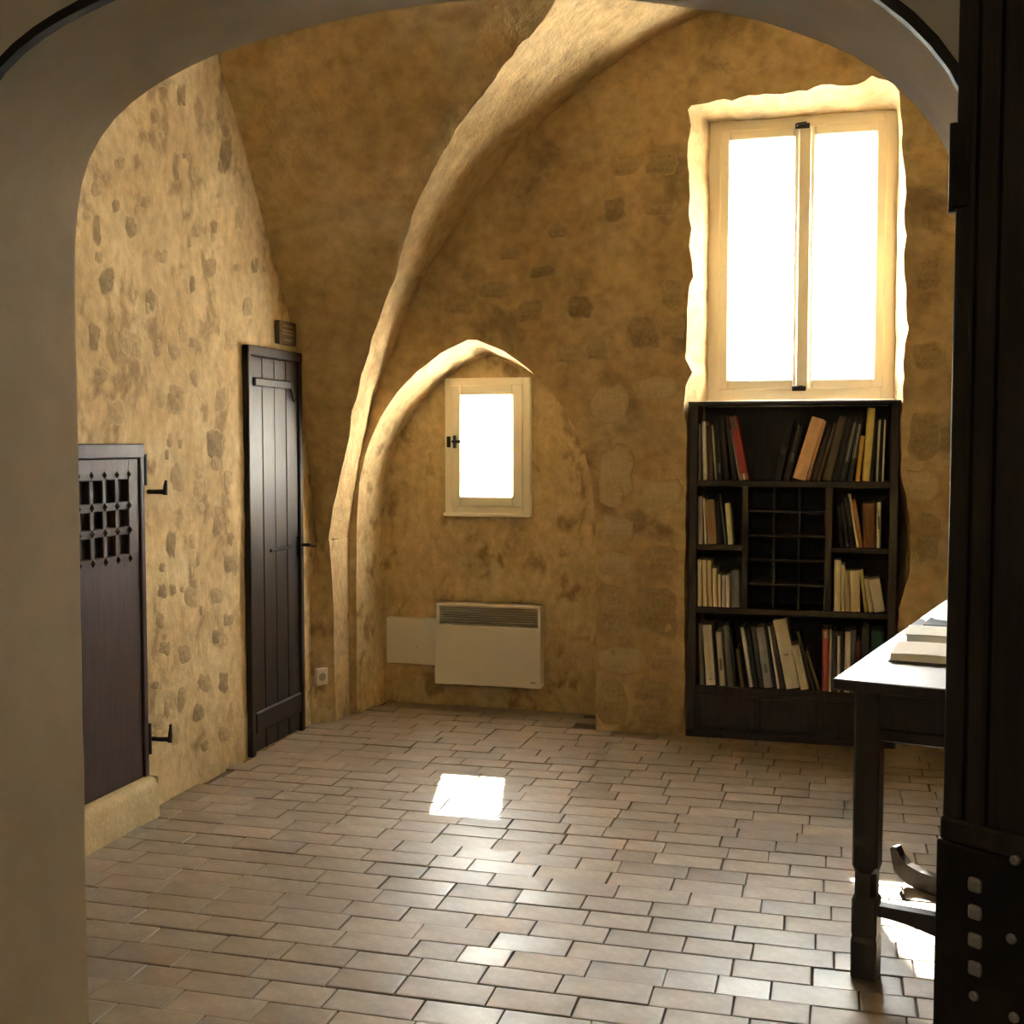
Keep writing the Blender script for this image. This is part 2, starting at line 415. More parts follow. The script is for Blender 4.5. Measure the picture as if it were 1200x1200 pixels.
# dark rim around the hall side of the archway
s = Surf(); rows = [[], [], [], []]
for i, p in enumerate(arch):
    a = Vector(arch[max(i - 1, 0)]); b = Vector(arch[min(i + 1, len(arch) - 1)])
    d = (b - a).normalized(); n = Vector((d.y, -d.x))     # towards the opening
    q = Vector(p) + n * (0.012 + 0.003 * noise.noise((i * 0.3, 0, 0))); e = Vector(p) - n * 0.004
    for k, (w, y) in enumerate(((e, YF - 0.014), (q, YF - 0.014), (q, YF + 0.006), (e, YF + 0.006))): rows[k].append((w.x, y, w.y))
s.grid(rows + [rows[0]])
struct(s.build('trim_1', [M['iron']], smooth=False), 'narrow dark rim around the archway edge', 'trim')

# ------------------------------------------------------------------ groined vault
zA = [0, .95, 1.04, 1.133, 1.337, 1.495, 1.675, 1.897, 2.159, 2.375, 2.627, 2.872, 3.108, 3.279, 3.422, 3.517, 3.6]
xA = [-2.51, -2.51, -2.505, -2.48, -2.45, -2.41, -2.365, -2.277, -2.157, -2.04, -1.853, -1.649, -1.384, -1.168, -.915, -.627, -.2]
zG = [0, .7, .95, 1.28, 1.5, 1.75, 2.087, 2.27, 2.46, 2.7, 2.957, 3.148, 3.296, 3.45, 3.55, 3.6]
yG = [5.72, 5.70, 5.664, 5.665, 5.66, 5.645, 5.60, 5.52, 5.416, 5.265, 5.14, 5.05, 4.95, 4.7, 4.4, 4.05]
zL = [0, .7, .95, 1.1, 1.32, 1.536, 1.9, 2.05, 2.25, 2.59, 2.89, 3.15, 3.3, 3.45, 3.55, 3.6]
yL = [5.60, 5.66, 5.74, 5.70, 5.64, 5.58, 5.525, 5.45, 5.31, 5.09, 4.9, 4.72, 4.6, 4.4, 4.25, 4.05]
ss = np.linspace(0, 1, 110)
lev = 3.6 - 2.65 * (1 - ss) ** 1.8
def smooth_tab(z, zt, vt):
    v = np.interp(z, zt, vt)
    for _ in range(6): v[1:-1] = (v[:-2] + 2 * v[1:-1] + v[2:]) / 4
    return v
low = np.linspace(-0.08, 0.95, 16)[:-1]
def levels(zt, vt): return np.concatenate([np.interp(low, zt, vt), smooth_tab(lev, zt, vt)])
LZ = np.concatenate([low, lev]); LX = levels(zA, xA); LG = levels(zG, yG); LL = levels(zL, yL)
vault, pier = Surf(), Surf()
i0 = len(low)
for sx in (0, 1):
    for sy in (0, 1):
        fx = (lambda x: -0.4 - x) if sx else (lambda x: x)
        fy = (lambda y: 8.11 - y) if sy else (lambda y: y)
        ra, rb = [], []
        for z, x, g, l in zip(LZ, LX, LG, LL):
            ra.append([(fx(x), fy(g + (YB + 0.02 - g) * t), z) for t in np.linspace(0, 1, 22)])
            rb.append([(fx(XL - 0.02 + (x - XL + 0.02) * t), fy(l + (g - l) * t), z) for t in np.linspace(0, 1, 34)])
        for r in (ra, rb):
            vault.grid(r[i0:]); pier.grid(r[:i0 + 1])
def chips(p):
    y_ = p[1] if p[1] > 4.055 else 8.11 - p[1]; x_ = p[0] if p[0] < -0.2 else -0.4 - p[0]
    dg = math.hypot(y_ - np.interp(p[2], LZ, LG), x_ - np.interp(p[2], LZ, LX))
    return 0.45 + 0.55 * min(1, max(0, (p[2] - 1) / 0.8)) + 0.9 * math.exp(-(dg / 0.08) ** 2)
struct(vault.build('ceiling', [M['plaster_vault']], 0.030, keep=chips), 'rough plastered groin vault with a lit diagonal arris', 'ceiling')
struct(pier.build('wall_corner', [M['plaster_left']], 0.012), 'plastered corner piers carrying the vault', 'wall')
struct(box('roof_light_seal', (-4.2, -3.4, 4.0), (3.6, 6.9, 4.2), M['outer_stone'], bev=0), 'unseen slab over the vault, added to seal out daylight', 'roof_light_seal')  # unseen slab added to stop daylight leaking in at the vault edges

# ------------------------------------------------------------------ hall behind the camera
bm = bmesh.new()
for a, b in (((-3.5, -3.1, 0), (-3.4, YF, 4.0)), ((3.0, -3.1, 0), (3.1, YF, 4.0)), ((-3.5, -3.2, 0), (3.1, -3.1, 4.0))): add_box(bm, a, b)
struct(bm_obj('wall_hall', bm, M['whitewash']), 'off-white walls of the hall before the archway', 'wall')
struct(box('ceiling_hall', (-3.5, -3.2, 2.95), (3.1, YF - 0.01, 3.05), M['whitewash'], bev=0), 'off-white flat hall ceiling', 'ceiling')
lamp = empty('added_hall_lamp_offscreen', (-0.6, -0.8, 2.95)); tag(lamp, 'unseen globe lamp added as the light of the hall', 'lamp')  # unseen lamp of invented form, added to light the hall side
bm = bmesh.new(); tube(bm, [(0, 0, 0), (0, 0, -0.42)], 0.006, 8); bm_obj('cord', bm, M['iron'], lamp)
bm = bmesh.new(); bmesh.ops.create_uvsphere(bm, u_segments=24, v_segments=14, radius=0.11); bmesh.ops.translate(bm, verts=bm.verts, vec=(0, 0, -0.52))
gm = bpy.data.materials.new('opal_glass_lit'); gm.use_nodes = True
gp = gm.node_tree.nodes['Principled BSDF']; gp.inputs['Emission Color'].default_value = (1.0, 0.80, 0.52, 1); gp.inputs['Emission Strength'].default_value = 38
bm_obj('globe', bm, gm, lamp, True)
struct(box('ground', (-30, -20, -0.4), (40, 40, -0.3), M['gravel'], bev=0), 'pale sunlit gravel outside the windows', 'ground')

# ------------------------------------------------------------------ floor of worn terracotta brick tiles
floor = box('floor', (XL - 0.9, -3.2, -0.12), (XR + 0.9, 6.45, -0.010), M['mortar'], bev=0)
struct(floor, 'floor of worn terracotta brick tiles in staggered rows', 'floor')
TL, TW, GAP = 0.226, 0.116, 0.0035
tmesh = []
for k in range(8):
    bm = bmesh.new(); l, w = TL - GAP, TW - GAP
    rnd = lambda a: random.uniform(-a, a)
    lo = [(-l / 2 + rnd(.0012), -w / 2 + rnd(.0012)), (l / 2 + rnd(.0012), -w / 2 + rnd(.0012)), (l / 2 + rnd(.0012), w / 2 + rnd(.0012)), (-l / 2 + rnd(.0012), w / 2 + rnd(.0012))]
    v = [[bm.verts.new((x * q, y * (1 - (1 - q) * 2), z)) for x, y in lo] for q, z in ((1, -0.025), (1, -0.0022), (0.987, -0.0005), (0.93, 0.0))]
    for a, b in zip(v, v[1:]):
        for i in range(4): bm.faces.new((a[i], a[(i + 1) % 4], b[(i + 1) % 4], b[i]))
    bm.faces.new(v[-1])
    bmesh.ops.recalc_face_normals(bm, faces=bm.faces[:])
    me = bpy.data.meshes.new('tile'); bm.to_mesh(me); bm.free(); me.materials.append(M['tile']); tmesh.append(me)
slots = []
row = 0; y = 1.2
while y < 6.27:
    off = (row % 2) * TL / 2 + random.uniform(-.05, .05)
    x = XL - 0.1 + off - TL
    while x < XR + 0.1:
        q = random.choice((0.62, 0.86, 0.94, 1.0, 1.0, 1.04, 1.1))
        if XL - 0.02 < x < XR and (y < YB - 0.03 or NXC - NHW + 0.02 < x < NXC + NHW - 0.02):
            slots.append((x + (q - 1) * TL / 2, y + 0.004 * math.sin(x * 2 + row) + random.uniform(-.001, .001), q))
        x += TL * q + random.uniform(-.001, .002)
    y += TW; row += 1
def view_px(p):
    d = Vector(p) - CP
    r = d.x * math.cos(YAW) + d.y * math.sin(YAW); g = -d.x * math.sin(YAW) + d.y * math.cos(YAW)
    f = g * math.cos(PIT) - d.z * math.sin(PIT); u = g * math.sin(PIT) + d.z * math.cos(PIT)
    return (600 + F * r / f, 600 - F * u / f, f) if f > 0.1 else (-1e4, -1e4, f)
def shown(p):
    u = view_px((p[0], p[1], 0)); return 80 < u[0] < 1115 and 700 < u[1] < 1215
vis = sorted([s for s in slots if shown(s)], key=lambda s: view_px((s[0], s[1], 0))[2])
single = set(vis[:300]); rest = [s for s in slots if s not in single]
def tile_pose(): return (random.uniform(-.0012, .0012), random.uniform(-.007, .007), random.uniform(-.005, .005), random.uniform(-.006, .006))
for (x, y, q) in vis[:300]:
    o = bpy.data.objects.new('tile', random.choice(tmesh)); dz, rx, ry, rz = tile_pose()
    o.location = (x, y, dz); o.rotation_euler = (rx, ry, rz); o.scale = (q, 1, 1); link(o, floor)
bmv, bmf = [], []
for (x, y, q) in rest:
    me = random.choice(tmesh); dz, rx, ry, rz = tile_pose(); b = len(bmv); c, s_ = math.cos(rz), math.sin(rz)
    for v in me.vertices: bmv.append((x + v.co.x * q * c - v.co.y * s_, y + v.co.x * q * s_ + v.co.y * c, dz + v.co.z + v.co.y * rx - v.co.x * ry))
    for p in me.polygons: bmf.append([b + i for i in p.vertices])
st = mesh_obj('tiles_beyond', bmv, bmf, M['tile'], floor); st['kind'] = 'stuff'

# ------------------------------------------------------------------ stones showing through the plaster
def stone(wall, plane, bx, m, proud=0.0012):
    m = M[m + ('_back' if plane == 'y' else '_left')]
    x0, y0, x1, y1 = bx; k = random.randint(12, 15); pts = []
    for i in range(k):
        a = 2 * math.pi * i / k + random.uniform(-.12, .12)
        ca, sa = math.cos(a), math.sin(a); q = (abs(ca) ** 4.5 + abs(sa) ** 4.5) ** (-1 / 4.5)
        q *= random.uniform(0.74, 1.10)
        pts.append(((x0 + x1) / 2 + ca * q * (x1 - x0) / 2, (y0 + y1) / 2 + sa * q * (y1 - y0) / 2))
    cx, cy = (x0 + x1) / 2, (y0 + y1) / 2
    P = []
    for px, py in pts + [(cx, cy)]:
        p = on_y(px, py, YB) if plane == 'y' else on_x(px, py, XL)
        P.append(p + rough_off(p, 0.016 if plane == 'x' else 0.014))
    n = Vector((0, -1, 0)) if plane == 'y' else Vector((1, 0, 0))
    c = P.pop()
    vs, fs = [], []
    for sc, d in ((1.0, -0.02), (1.0, -0.0005), (0.93, proud * 0.7), (0.75, proud)):
        for p in P: vs.append(c + (p - c) * sc + n * d)
    vs.append(c + n * (proud * 1.2))
    for r in (0, 1, 2):
        for i in range(k): fs.append((r * k + i, r * k + (i + 1) % k, (r + 1) * k + (i + 1) % k, (r + 1) * k + i))
    for i in range(k): fs.append((3 * k + i, 3 * k + (i + 1) % k, 4 * k))
    o = mesh_obj('stone', [v - c for v in vs], fs, m, wall)
    o.location = c
    at = o.data.attributes.new('core', 'FLOAT', 'POINT'); at.data.foreach_set('value', [0.0] * (2 * k) + [0.35] * k + [0.8] * k + [1.0])
    o.data.polygons.foreach_set('use_smooth', [True] * len(fs))
    bm = bmesh.new(); bm.from_mesh(o.data); bmesh.ops.recalc_face_normals(bm, faces=bm.faces[:]); bm.to_mesh(o.data); bm.free()
D, Mi, Lt = 'stone_dark', 'stone_mid', 'stone_light'
for bx, m in (((660, 345, 698, 376), D), ((618, 310, 652, 327), D), ((672, 312, 697, 329), Mi), ((735, 366, 775, 410), D), ((772, 370, 802, 398), Mi), ((774, 325, 804, 366), Mi),
              ((708, 229, 736, 262), D), ((755, 239, 792, 253), D), ((712, 180, 752, 205), Mi), ((756, 178, 798, 204), Mi), ((652, 404, 684, 428), Mi), ((688, 400, 716, 424), Mi),
              ((698, 680, 740, 751), Mi), ((698, 755, 757, 793), Lt), ((698, 796, 737, 852), Mi), ((759, 758, 791, 790), Mi), ((742, 797, 789, 822), Mi), ((744, 826, 792, 853), Mi),
              ((698, 520, 744, 596), Lt), ((700, 602, 742, 640), Lt), ((748, 640, 800, 672), Mi), ((750, 560, 800, 600), Lt), ((700, 645, 742, 676), Lt), ((746, 690, 796, 748), Mi),
              ((1064, 480, 1104, 543), Mi), ((1062, 548, 1104, 588), Lt), ((1072, 300, 1104, 346), Mi), ((1066, 400, 1104, 440), Mi), ((1072, 595, 1104, 660), Mi),
              ((560, 330, 600, 352), Mi), ((604, 350, 640, 380), Mi), ((520, 345, 556, 370), Mi), ((584, 290, 612, 306), Mi), ((640, 262, 668, 280), Mi), ((744, 440, 796, 470), Lt), ((690, 450, 736, 500), Lt)):
    stone(wall_back, 'y', bx, m)
for (x, y, w, h, m) in ((125, 331, 20, 34, D), (154, 264, 15, 30, D), (114, 268, 11, 40, D), (205, 196, 9, 42, D), (229, 201, 11, 20, Mi), (264, 182, 16, 46, D), (180, 135, 13, 22, D),
                        (212, 113, 12, 30, D), (247, 315, 13, 24, D), (298, 312, 10, 22, D), (176, 352, 13, 32, D), (148, 402, 25, 34, Mi), (110, 395, 14, 40, D), (134, 484, 21, 34, Mi), (203, 466, 26, 36, D),
                        (227, 443, 8, 24, D), (252, 520, 22, 42, D), (259, 468, 15, 32, Mi), (160, 406, 14, 30, Mi), (201, 640, 13, 34, D), (255, 619, 12, 28, D), (271, 632, 8, 18, D), (277, 660, 8, 30, Mi),
                        (190, 692, 12, 18, D), (255, 698, 20, 20, Mi), (186, 726, 11, 22, D), (192, 758, 14, 18, Mi), (254, 746, 10, 20, D), (196, 832, 7, 22, D), (212, 820, 10, 30, Mi), (240, 874, 10, 14, D),
                        (115, 218, 14, 22, Mi), (140, 190, 14, 18, Mi), (170, 235, 12, 16, D), (230, 270, 14, 18, Mi), (280, 255, 12, 30, Mi), (190, 300, 16, 20, Mi), (215, 385, 12, 30, Mi), (270, 400, 14, 30, Mi),
                        (205, 560, 14, 40, Mi), (232, 575, 12, 26, Mi), (225, 700, 16, 26, Mi), (215, 765, 16, 24, Mi), (240, 800, 18, 24, Mi), (262, 800, 12, 30, D), (206, 862, 16, 30, Mi), (232, 835, 12, 22, Mi),
                        (262, 860, 14, 20, Mi), (268, 560, 10, 22, Mi), (245, 150, 14, 22, Mi), (116, 300, 10, 16, Mi), (136, 240, 10, 16, D), (185, 410, 10, 22, Mi), (118, 440, 16, 20, Mi), (300, 200, 12, 24, Mi), (290, 360, 12, 22, Mi)):
    stone(wall_left, 'x', (x - w / 2, y - h / 2, x + w / 2, y + h / 2), m)

for k in range(60):
    y_, z_ = random.uniform(4.1, 5.55), random.uniform(0.15, 3.0)
    if (4.86 < y_ < 5.6 and z_ < 2.12) or z_ > np.interp(y_, yL[::-1], zL[::-1]) - 0.08: continue
    u = view_px((XL, y_, z_)); w = random.uniform(5, 12); h = random.uniform(8, 24)
    if u[0] < 100: continue
    stone(wall_left, 'x', (u[0] - w / 2, u[1] - h / 2, u[0] + w / 2, u[1] + h / 2), random.choice((D, Mi, Mi)))

# ------------------------------------------------------------------ windows
def frame_parts(bm, x0, x1, z0, z1, w, y0, y1, bev=0.004):
    add_box(bm, (x0, y0, z0), (x0 + w, y1, z1), bev); add_box(bm, (x1 - w, y0, z0), (x1, y1, z1), bev)
    add_box(bm, (x0 + w - .002, y0, z0), (x1 - w + .002, y1, z0 + w), bev); add_box(bm, (x0 + w - .002, y0, z1 - w), (x1 - w + .002, y1, z1), bev)
win = empty('window_1', (-0.187, WY, WZ0)); struct(win, 'tall bright casement window above the black bookcase', 'window')
def wpart(root, name, fn, m):
    bm = bmesh.new(); fn(bm); bmesh.ops.translate(bm, verts=bm.verts, vec=-root.location); return bm_obj(name, bm, m, root)
wpart(win, 'frame', lambda b: frame_parts(b, WX0 - .02, WX1 + .02, WZ0 - .005, WZ1 + .02, 0.078, 6.175, 6.25), M['paint_white'])
xm = (WX0 + WX1) / 2
for k, (a, b_) in enumerate(((WX0 + 0.045, xm + 0.012), (xm + 0.014, WX1 - 0.045))):
    s_ = wpart(win, 'sash', lambda b: frame_parts(b, a, b_, WZ0 + 0.058, WZ1 - 0.043, 0.05, 6.165, 6.225, 0.006), M['paint_white'])
    bm = bmesh.new(); add_box(bm, (a + .045, 6.198, WZ0 + .10), (b_ - .045, 6.202, WZ1 - .09)); bmesh.ops.translate(bm, verts=bm.verts, vec=-win.location)
    bm_obj('pane', bm, M['glass'], s_)
wpart(win, 'mullion', lambda b: add_box(b, (xm - 0.018, 6.15, WZ0 + 0.058), (xm + 0.045, 6.168, WZ1 - 0.045), 0.006), M['paint_white'])
def bolt(b, z):
    add_box(b, (xm - 0.035, 6.138, z - .012), (xm + 0.035, 6.152, z + .012), 0.003)
    tube(b, [(xm - .028, 6.135, z), (xm - .028, 6.12, z + .004), (xm + .02, 6.118, z + .008)], 0.006, 8)
wpart(win, 'latch', lambda b: bolt(b, WZ1 - 0.048), M['iron']); wpart(win, 'latch', lambda b: bolt(b, WZ0 + 0.06), M['iron'])
wpart(win, 'window_sill', lambda b: add_box(b, (WX0 - 0.01, 6.12, WZ0 - 0.03), (WX1 + 0.01, 6.20, WZ0 + 0.004), 0.004), M['paint_white'])

win2 = empty('window_2', (-1.824, 6.25, 1.07)); struct(win2, 'small cream casement window in the pointed niche', 'window')
wpart(win2, 'frame', lambda b: frame_parts(b, -2.064, -1.585, 1.070, 1.805, 0.040, 6.205, 6.262), M['paint_white'])
s_ = wpart(win2, 'sash', lambda b: frame_parts(b, -2.026, -1.623, 1.108, 1.767, 0.058, 6.190, 6.24, 0.006), M['paint_white'])
bm = bmesh.new(); add_box(bm, (-1.97, 6.213, 1.16), (-1.675, 6.217, 1.72)); bmesh.ops.translate(bm, verts=bm.verts, vec=-win2.location); bm_obj('pane', bm, M['glass'], s_)
def hnd(b):
    add_box(b, (-2.012, 6.180, 1.425), (-1.992, 6.192, 1.495), 0.004); tube(b, [(-2.002, 6.185, 1.462), (-2.002, 6.15, 1.462), (-1.955, 6.146, 1.462)], 0.008, 8)
wpart(win2, 'handle', hnd, M['iron'])
wpart(win2, 'hinge', lambda b: (add_box(b, (-2.05, 6.19, 1.43), (-2.03, 6.206, 1.49), 0.003)), M['iron'])
wpart(win2, 'window_sill', lambda b: add_box(b, (-2.07, 6.185, 1.055), (-1.58, 6.25, 1.075), 0.004), M['paint_white'])

# ------------------------------------------------------------------ doors in the left wall
d2 = empty('door_2', (XL, 5.23, 0)); struct(d2, 'tall narrow dark plank door near the vault corner', 'door')
Y0, Y1, ZT = 4.945, 5.512, 1.90
def lpart(root, name, a, b, m, bev=0.004, parent=None):
    bm = bmesh.new(); add_box(bm, a, b, bev); bmesh.ops.translate(bm, verts=bm.verts, vec=-root.location); return bm_obj(name, bm, m, parent or root)
bm = bmesh.new()
for a, b in (((XL - .03, Y0, 0), (XL + .028, Y0 + .035, ZT)), ((XL - .03, Y1 - .035, 0), (XL + .028, Y1, ZT)), ((XL - .03, Y0, ZT - .045), (XL + .03, Y1, ZT))): add_box(bm, a, b, 0.004)
bmesh.ops.translate(bm, verts=bm.verts, vec=-d2.location); bm_obj('door_frame', bm, M['wood_door'], d2)
n = 4; pw = (Y1 - Y0 - .07) / n
for k in range(n): lpart(d2, 'plank', (XL - .02, Y0 + .035 + k * pw + .0015, 0.012), (XL + .014 + .001 * (k % 2), Y0 + .035 + (k + 1) * pw - .0015, ZT - .047), M['wood_door'], 0.003)
lpart(d2, 'batten', (XL + .012, Y0 + .06, 1.715), (XL + .032, Y1 - .13, 1.755), M['wood_door'], 0.006)
lpart(d2, 'batten', (XL + .012, Y0 + .04, 0.10), (XL + .030, Y1 - .04, 0.20), M['wood_door'], 0.006)
bm = bmesh.new(); tube(bm, [(XL + .025, Y1 - .14, 1.735), (XL + .03, Y1 - .12, 1.70), (XL + .03, Y1 - .10, 1.66), (XL + .03, Y1 - .085, 1.668)], 0.008, 8); bmesh.ops.translate(bm, verts=bm.verts, vec=-d2.location); bm_obj('hook', bm, M['iron'], d2)
lpart(d2, 'bolt', (XL + .014, 5.16, 0.935), (XL + .026, 5.38, 0.950), M['iron'], 0.003)
bm = bmesh.new(); add_box(bm, (XL + .014, Y1 - .05, .88), (XL + .034, Y1 - .02, .99), .003); tube(bm, [(XL + .03, Y1 - .035, .945), (XL + .07, Y1 - .032, .945), (XL + .078, Y1 + .03, .935)], [.009, .009, .006], 8)
bmesh.ops.translate(bm, verts=bm.verts, vec=-d2.location); bm_obj('handle', bm, M['iron'], d2)

d1 = empty('door_1', (XL, 3.72, 0.155)); struct(d1, 'low brown door with a pierced lattice top above a stone step', 'door')
A0, A1, B0, B1 = 3.42, 4.066, 0.158, 1.450
bm = bmesh.new()
for a, b in (((XL - .03, A0, B0), (XL + .042, A0 + .03, B1)), ((XL - .03, A1 - .03, B0), (XL + .042, A1, B1)), ((XL - .03, A0, B1 - .055), (XL + .044, A1, B1))): add_box(bm, a, b, 0.004)
bmesh.ops.translate(bm, verts=bm.verts, vec=-d1.location); bm_obj('door_frame', bm, M['wood_lattice'], d1)
lpart(d1, 'panel', (XL - .02, A0 + .03, B0), (XL + .034, A1 - .032, 1.035), M['wood_lattice'])
lpart(d1, 'backing', (XL - .03, A0 + .03, 1.03), (XL + .012, A1 - .032, B1 - .05), M['wood_black'], 0)
bars_y = [3.969 - k * 0.0785 for k in range(7)]
lpart(d1, 'stile', (XL - .015, bars_y[0] - .006, 1.03), (XL + .036, A1 - .034, B1 - .055), M['wood_lattice'])
lpart(d1, 'rail', (XL - .015, A0 + .03, 1.315), (XL + .036, bars_y[0], B1 - .055), M['wood_lattice'])
for yb in bars_y[1:]: lpart(d1, 'lattice_bar', (XL - .012, yb - .012, 1.03), (XL + .034, yb + .012, 1.32), M['wood_lattice'], 0.003)
rows_z = [1.328, 1.208, 1.118, 1.030]
for zb in (1.2185, 1.1245): lpart(d1, 'lattice_bar', (XL - .012, bars_y[-1] - .01, zb - .016), (XL + .0345, bars_y[0], zb + .016), M['wood_lattice'], 0.003)
bm = bmesh.new()
v = [bm.verts.new(p) for p in ((0, -.013, 0), (0, 0, -.016), (0, .013, 0), (0, 0, .016))]; t = bm.verts.new((.012, 0, 0))
for i in range(4): bm.faces.new((v[i], v[(i + 1) % 4], t))
bm.faces.new(v); bmesh.ops.recalc_face_normals(bm, faces=bm.faces[:]); sme = bpy.data.meshes.new('stud'); bm.to_mesh(sme); bm.free(); sme.materials.append(M['iron'])
for zb in (1.335, 1.2185, 1.1245, 1.018):
    for yb in bars_y:
        o = bpy.data.objects.new('stud', sme); o.location = Vector((XL + .0345, yb, zb)) - d1.location; link(o, d1)
bm = bmesh.new(); tube(bm, [(XL + .035, A1 + .008, 1.29), (XL + .035, A1 + .008, 1.41)], .011, 10); add_box(bm, (XL + .0, A1 - .02, 1.30), (XL + .034, A1 + .012, 1.40), .003)
bmesh.ops.translate(bm, verts=bm.verts, vec=-d1.location); bm_obj('hinge', bm, M['iron'], d1)
bm = bmesh.new(); tube(bm, [(XL + .035, A1 + .008, .24), (XL + .035, A1 + .008, .36)], .011, 10); add_box(bm, (XL + .0, A1 - .02, .25), (XL + .034, A1 + .012, .35), .003)
bmesh.ops.translate(bm, verts=bm.verts, vec=-d1.location); bm_obj('hinge', bm, M['iron'], d1)
s = Surf()
s.grid([[(XL - .02 + t * .10, y, z) for t, z in ((0, .160), (.55, .155), (.9, .148), (1, .12), (1.0, .06), (1.04, 0.0))] for y in np.linspace(3.40, 4.072, 24)])
s.grid([[(XL - .02 + t * .10, 4.072, z) for t in (0, .5, 1.0)] for z in (0, .06, .12, .155)])
tag(s.build('stone_step', [M['stone_light']], 0.016), 'worn pale stone step under the low lattice door', 'step')

def wall_hook(p, rise, label):
    o = empty('iron_hook', p); tag(o, label, 'hook')
    bm = bmesh.new(); tube(bm, [(-.03, 0, 0), (.03, .0, 0), (.075, .012, 0)], [.009, .009, .010], 8); bm_obj('shank', bm, M['iron'], o)
    bm = bmesh.new(); tube(bm, [(.070, .012, -.012), (.072, .012, .02), (.074, .014, rise)], [.010, .008, .005], 8); bm_obj('pin', bm, M['iron'], o)
wall_hook((XL, 4.15, 1.262), 0.045, 'black iron hook on the wall beside the lattice of the low door')
wall_hook((XL, 4.155, 0.278), 0.060, 'black iron hook low on the wall above the floor, beside the stone step')
pl = empty('wall_plaque', (XL, 5.36, 1.93)); tag(pl, 'small brown plaque with tan lettering lines above the tall dark door', 'plaque')
box('plate', (0.0, -0.09, 0.0), (0.026, 0.092, 0.112), M['plaque'], pl, 0.003)
for z0, w in ((0.085, .055), (0.062, .07), (0.047, .07), (0.018, .05)): box('lettering_line', (0.024, -w, z0), (0.0275, w, z0 + .009), M['plaque_text'], pl, 0)
so = empty('wall_socket', (-2.562, 5.66, 0.245)); so.rotation_euler = (0, 0, math.radians(-32)); tag(so, 'white plastic power socket on the corner pier near the floor', 'socket')
box('plate', (-.012, -.036, -.045), (.012, .036, .045), M['plastic_white'], so, 0.004)
bm = bmesh.new(); tube(bm, [(.010, 0, 0), (.0135, 0, 0)], .021, 16); bm_obj('outlet', bm, M['enamel_dark'], so)

# ------------------------------------------------------------------ convector and white panel in the niche
cv = empty('convector_heater', (-1.81, 6.25, 0.135)); tag(cv, 'white electric convector heater with top grille on the niche wall', 'heater')
w2, hh = 0.295, 0.445
bm = bmesh.new()
add_box(bm, (-w2, -.085, 0), (w2, .012, .325), .004); add_box(bm, (-w2, -.02, .32), (w2, .012, hh), 0)
add_box(bm, (-w2, -.085, .32), (-w2 + .02, .0, hh), .002); add_box(bm, (w2 - .02, -.085, .32), (w2, .0, hh), .002); add_box(bm, (-w2, -.088, hh - .016), (w2, .012, hh), .004)
bm_obj('body', bm, M['enamel'], cv)
bm = bmesh.new(); add_box(bm, (-w2 - .004, -.102, .002), (w2 + .004, -.084, .332), .006, 2); bm_obj('front_panel', bm, M['enamel'], cv)
for k in range(7): box('grille_slat', (-w2 + .018, -.075 + .002 * k, .338 + k * .0135), (w2 - .018, -.05, .342 + k * .0135), M['enamel_dark'], cv, 0)
box('badge', (w2 - .055, -.1045, .030), (w2 - .022, -.101, .040), M['enamel_dark'], cv, 0.001)
pn = empty('white_panel', (-2.262, 6.25, 0.225)); tag(pn, 'flat square white panel mounted left beside the convector heater', 'panel')
bm = bmesh.new(); add_box(bm, (-.150, -.045, 0), (.150, .012, .258), .004); bm_obj('casing', bm, M['enamel'], pn)
bm = bmesh.new(); tube(bm, [(.03, -.0445, .10), (.03, -.047, .10)], .004, 8); bm_obj('screw', bm, M['enamel_dark'], pn)

# ------------------------------------------------------------------ bookcase
BX0, BX1, BY0, BY1, BZ = -0.698, 0.283, 5.895, 6.165, 1.655
bc = empty('bookcase', ((BX0 + BX1) / 2, 6.03, 0)); tag(bc, 'black wooden bookcase with pigeonholes filling the alcove under the tall window', 'bookcase')
def zz(py, px=830): return on_y(px, py, BY0 + .02).z
def xx(px, py=650): return on_y(px, py, BY0 + .02).x
def bpart(name, a, b, m='wood_black', bev=0.003, parent=None):
    bm = bmesh.new(); add_box(bm, a, b, bev); bmesh.ops.translate(bm, verts=bm.verts, vec=-bc.location); return bm_obj(name, bm, M[m], parent or bc)
XI0, XI1 = xx(817), xx(1041)
bpart('side_panel', (BX0, BY0, 0), (XI0, BY1, BZ - .001)); bpart('side_panel', (XI1, BY0, 0), (BX1, BY1, BZ - .001))
bpart('back_panel', (BX0 + .005, BY1 - .015, 0.02), (BX1 - .005, BY1 + .002, BZ - .005), bev=0)
bpart('top_board', (BX0 - .006, BY0 - .012, BZ - .017), (BX1 + .006, BY1, BZ))
Zs1, Zs3, Zs4 = zz(563), zz(711), zz(803)
TH = 0.03
for z in (Zs1, Zs3, Zs4): bpart('shelf', (XI0 - .004, BY0 + .004, z - TH), (XI1 + .004, BY1 - .01, z))
DX0, DX1 = (xx(869), xx(877)), (xx(966), xx(975))
Zs2 = zz(638)
for a, b in (DX0, DX1): bpart('divider', (a, BY0 + .006, Zs3 - .004), (b, BY1 - .01, Zs1 - TH + .004))
bpart('shelf', (XI0 - .004, BY0 + .006, Zs2 - .026), (DX0[0] + .004, BY1 - .01, Zs2)); bpart('shelf', (DX1[1] - .004, BY0 + .006, Zs2 - .026), (XI1 + .004, BY1 - .01, Zs2))
for k in range(1, 5):
    z = Zs3 + (Zs1 - TH - Zs3) * k / 5; bpart('pigeonhole_shelf', (DX0[1] - .003, BY0 + .03, z - .006), (DX1[0] + .003, BY1 - .01, z + .006), bev=0.002)
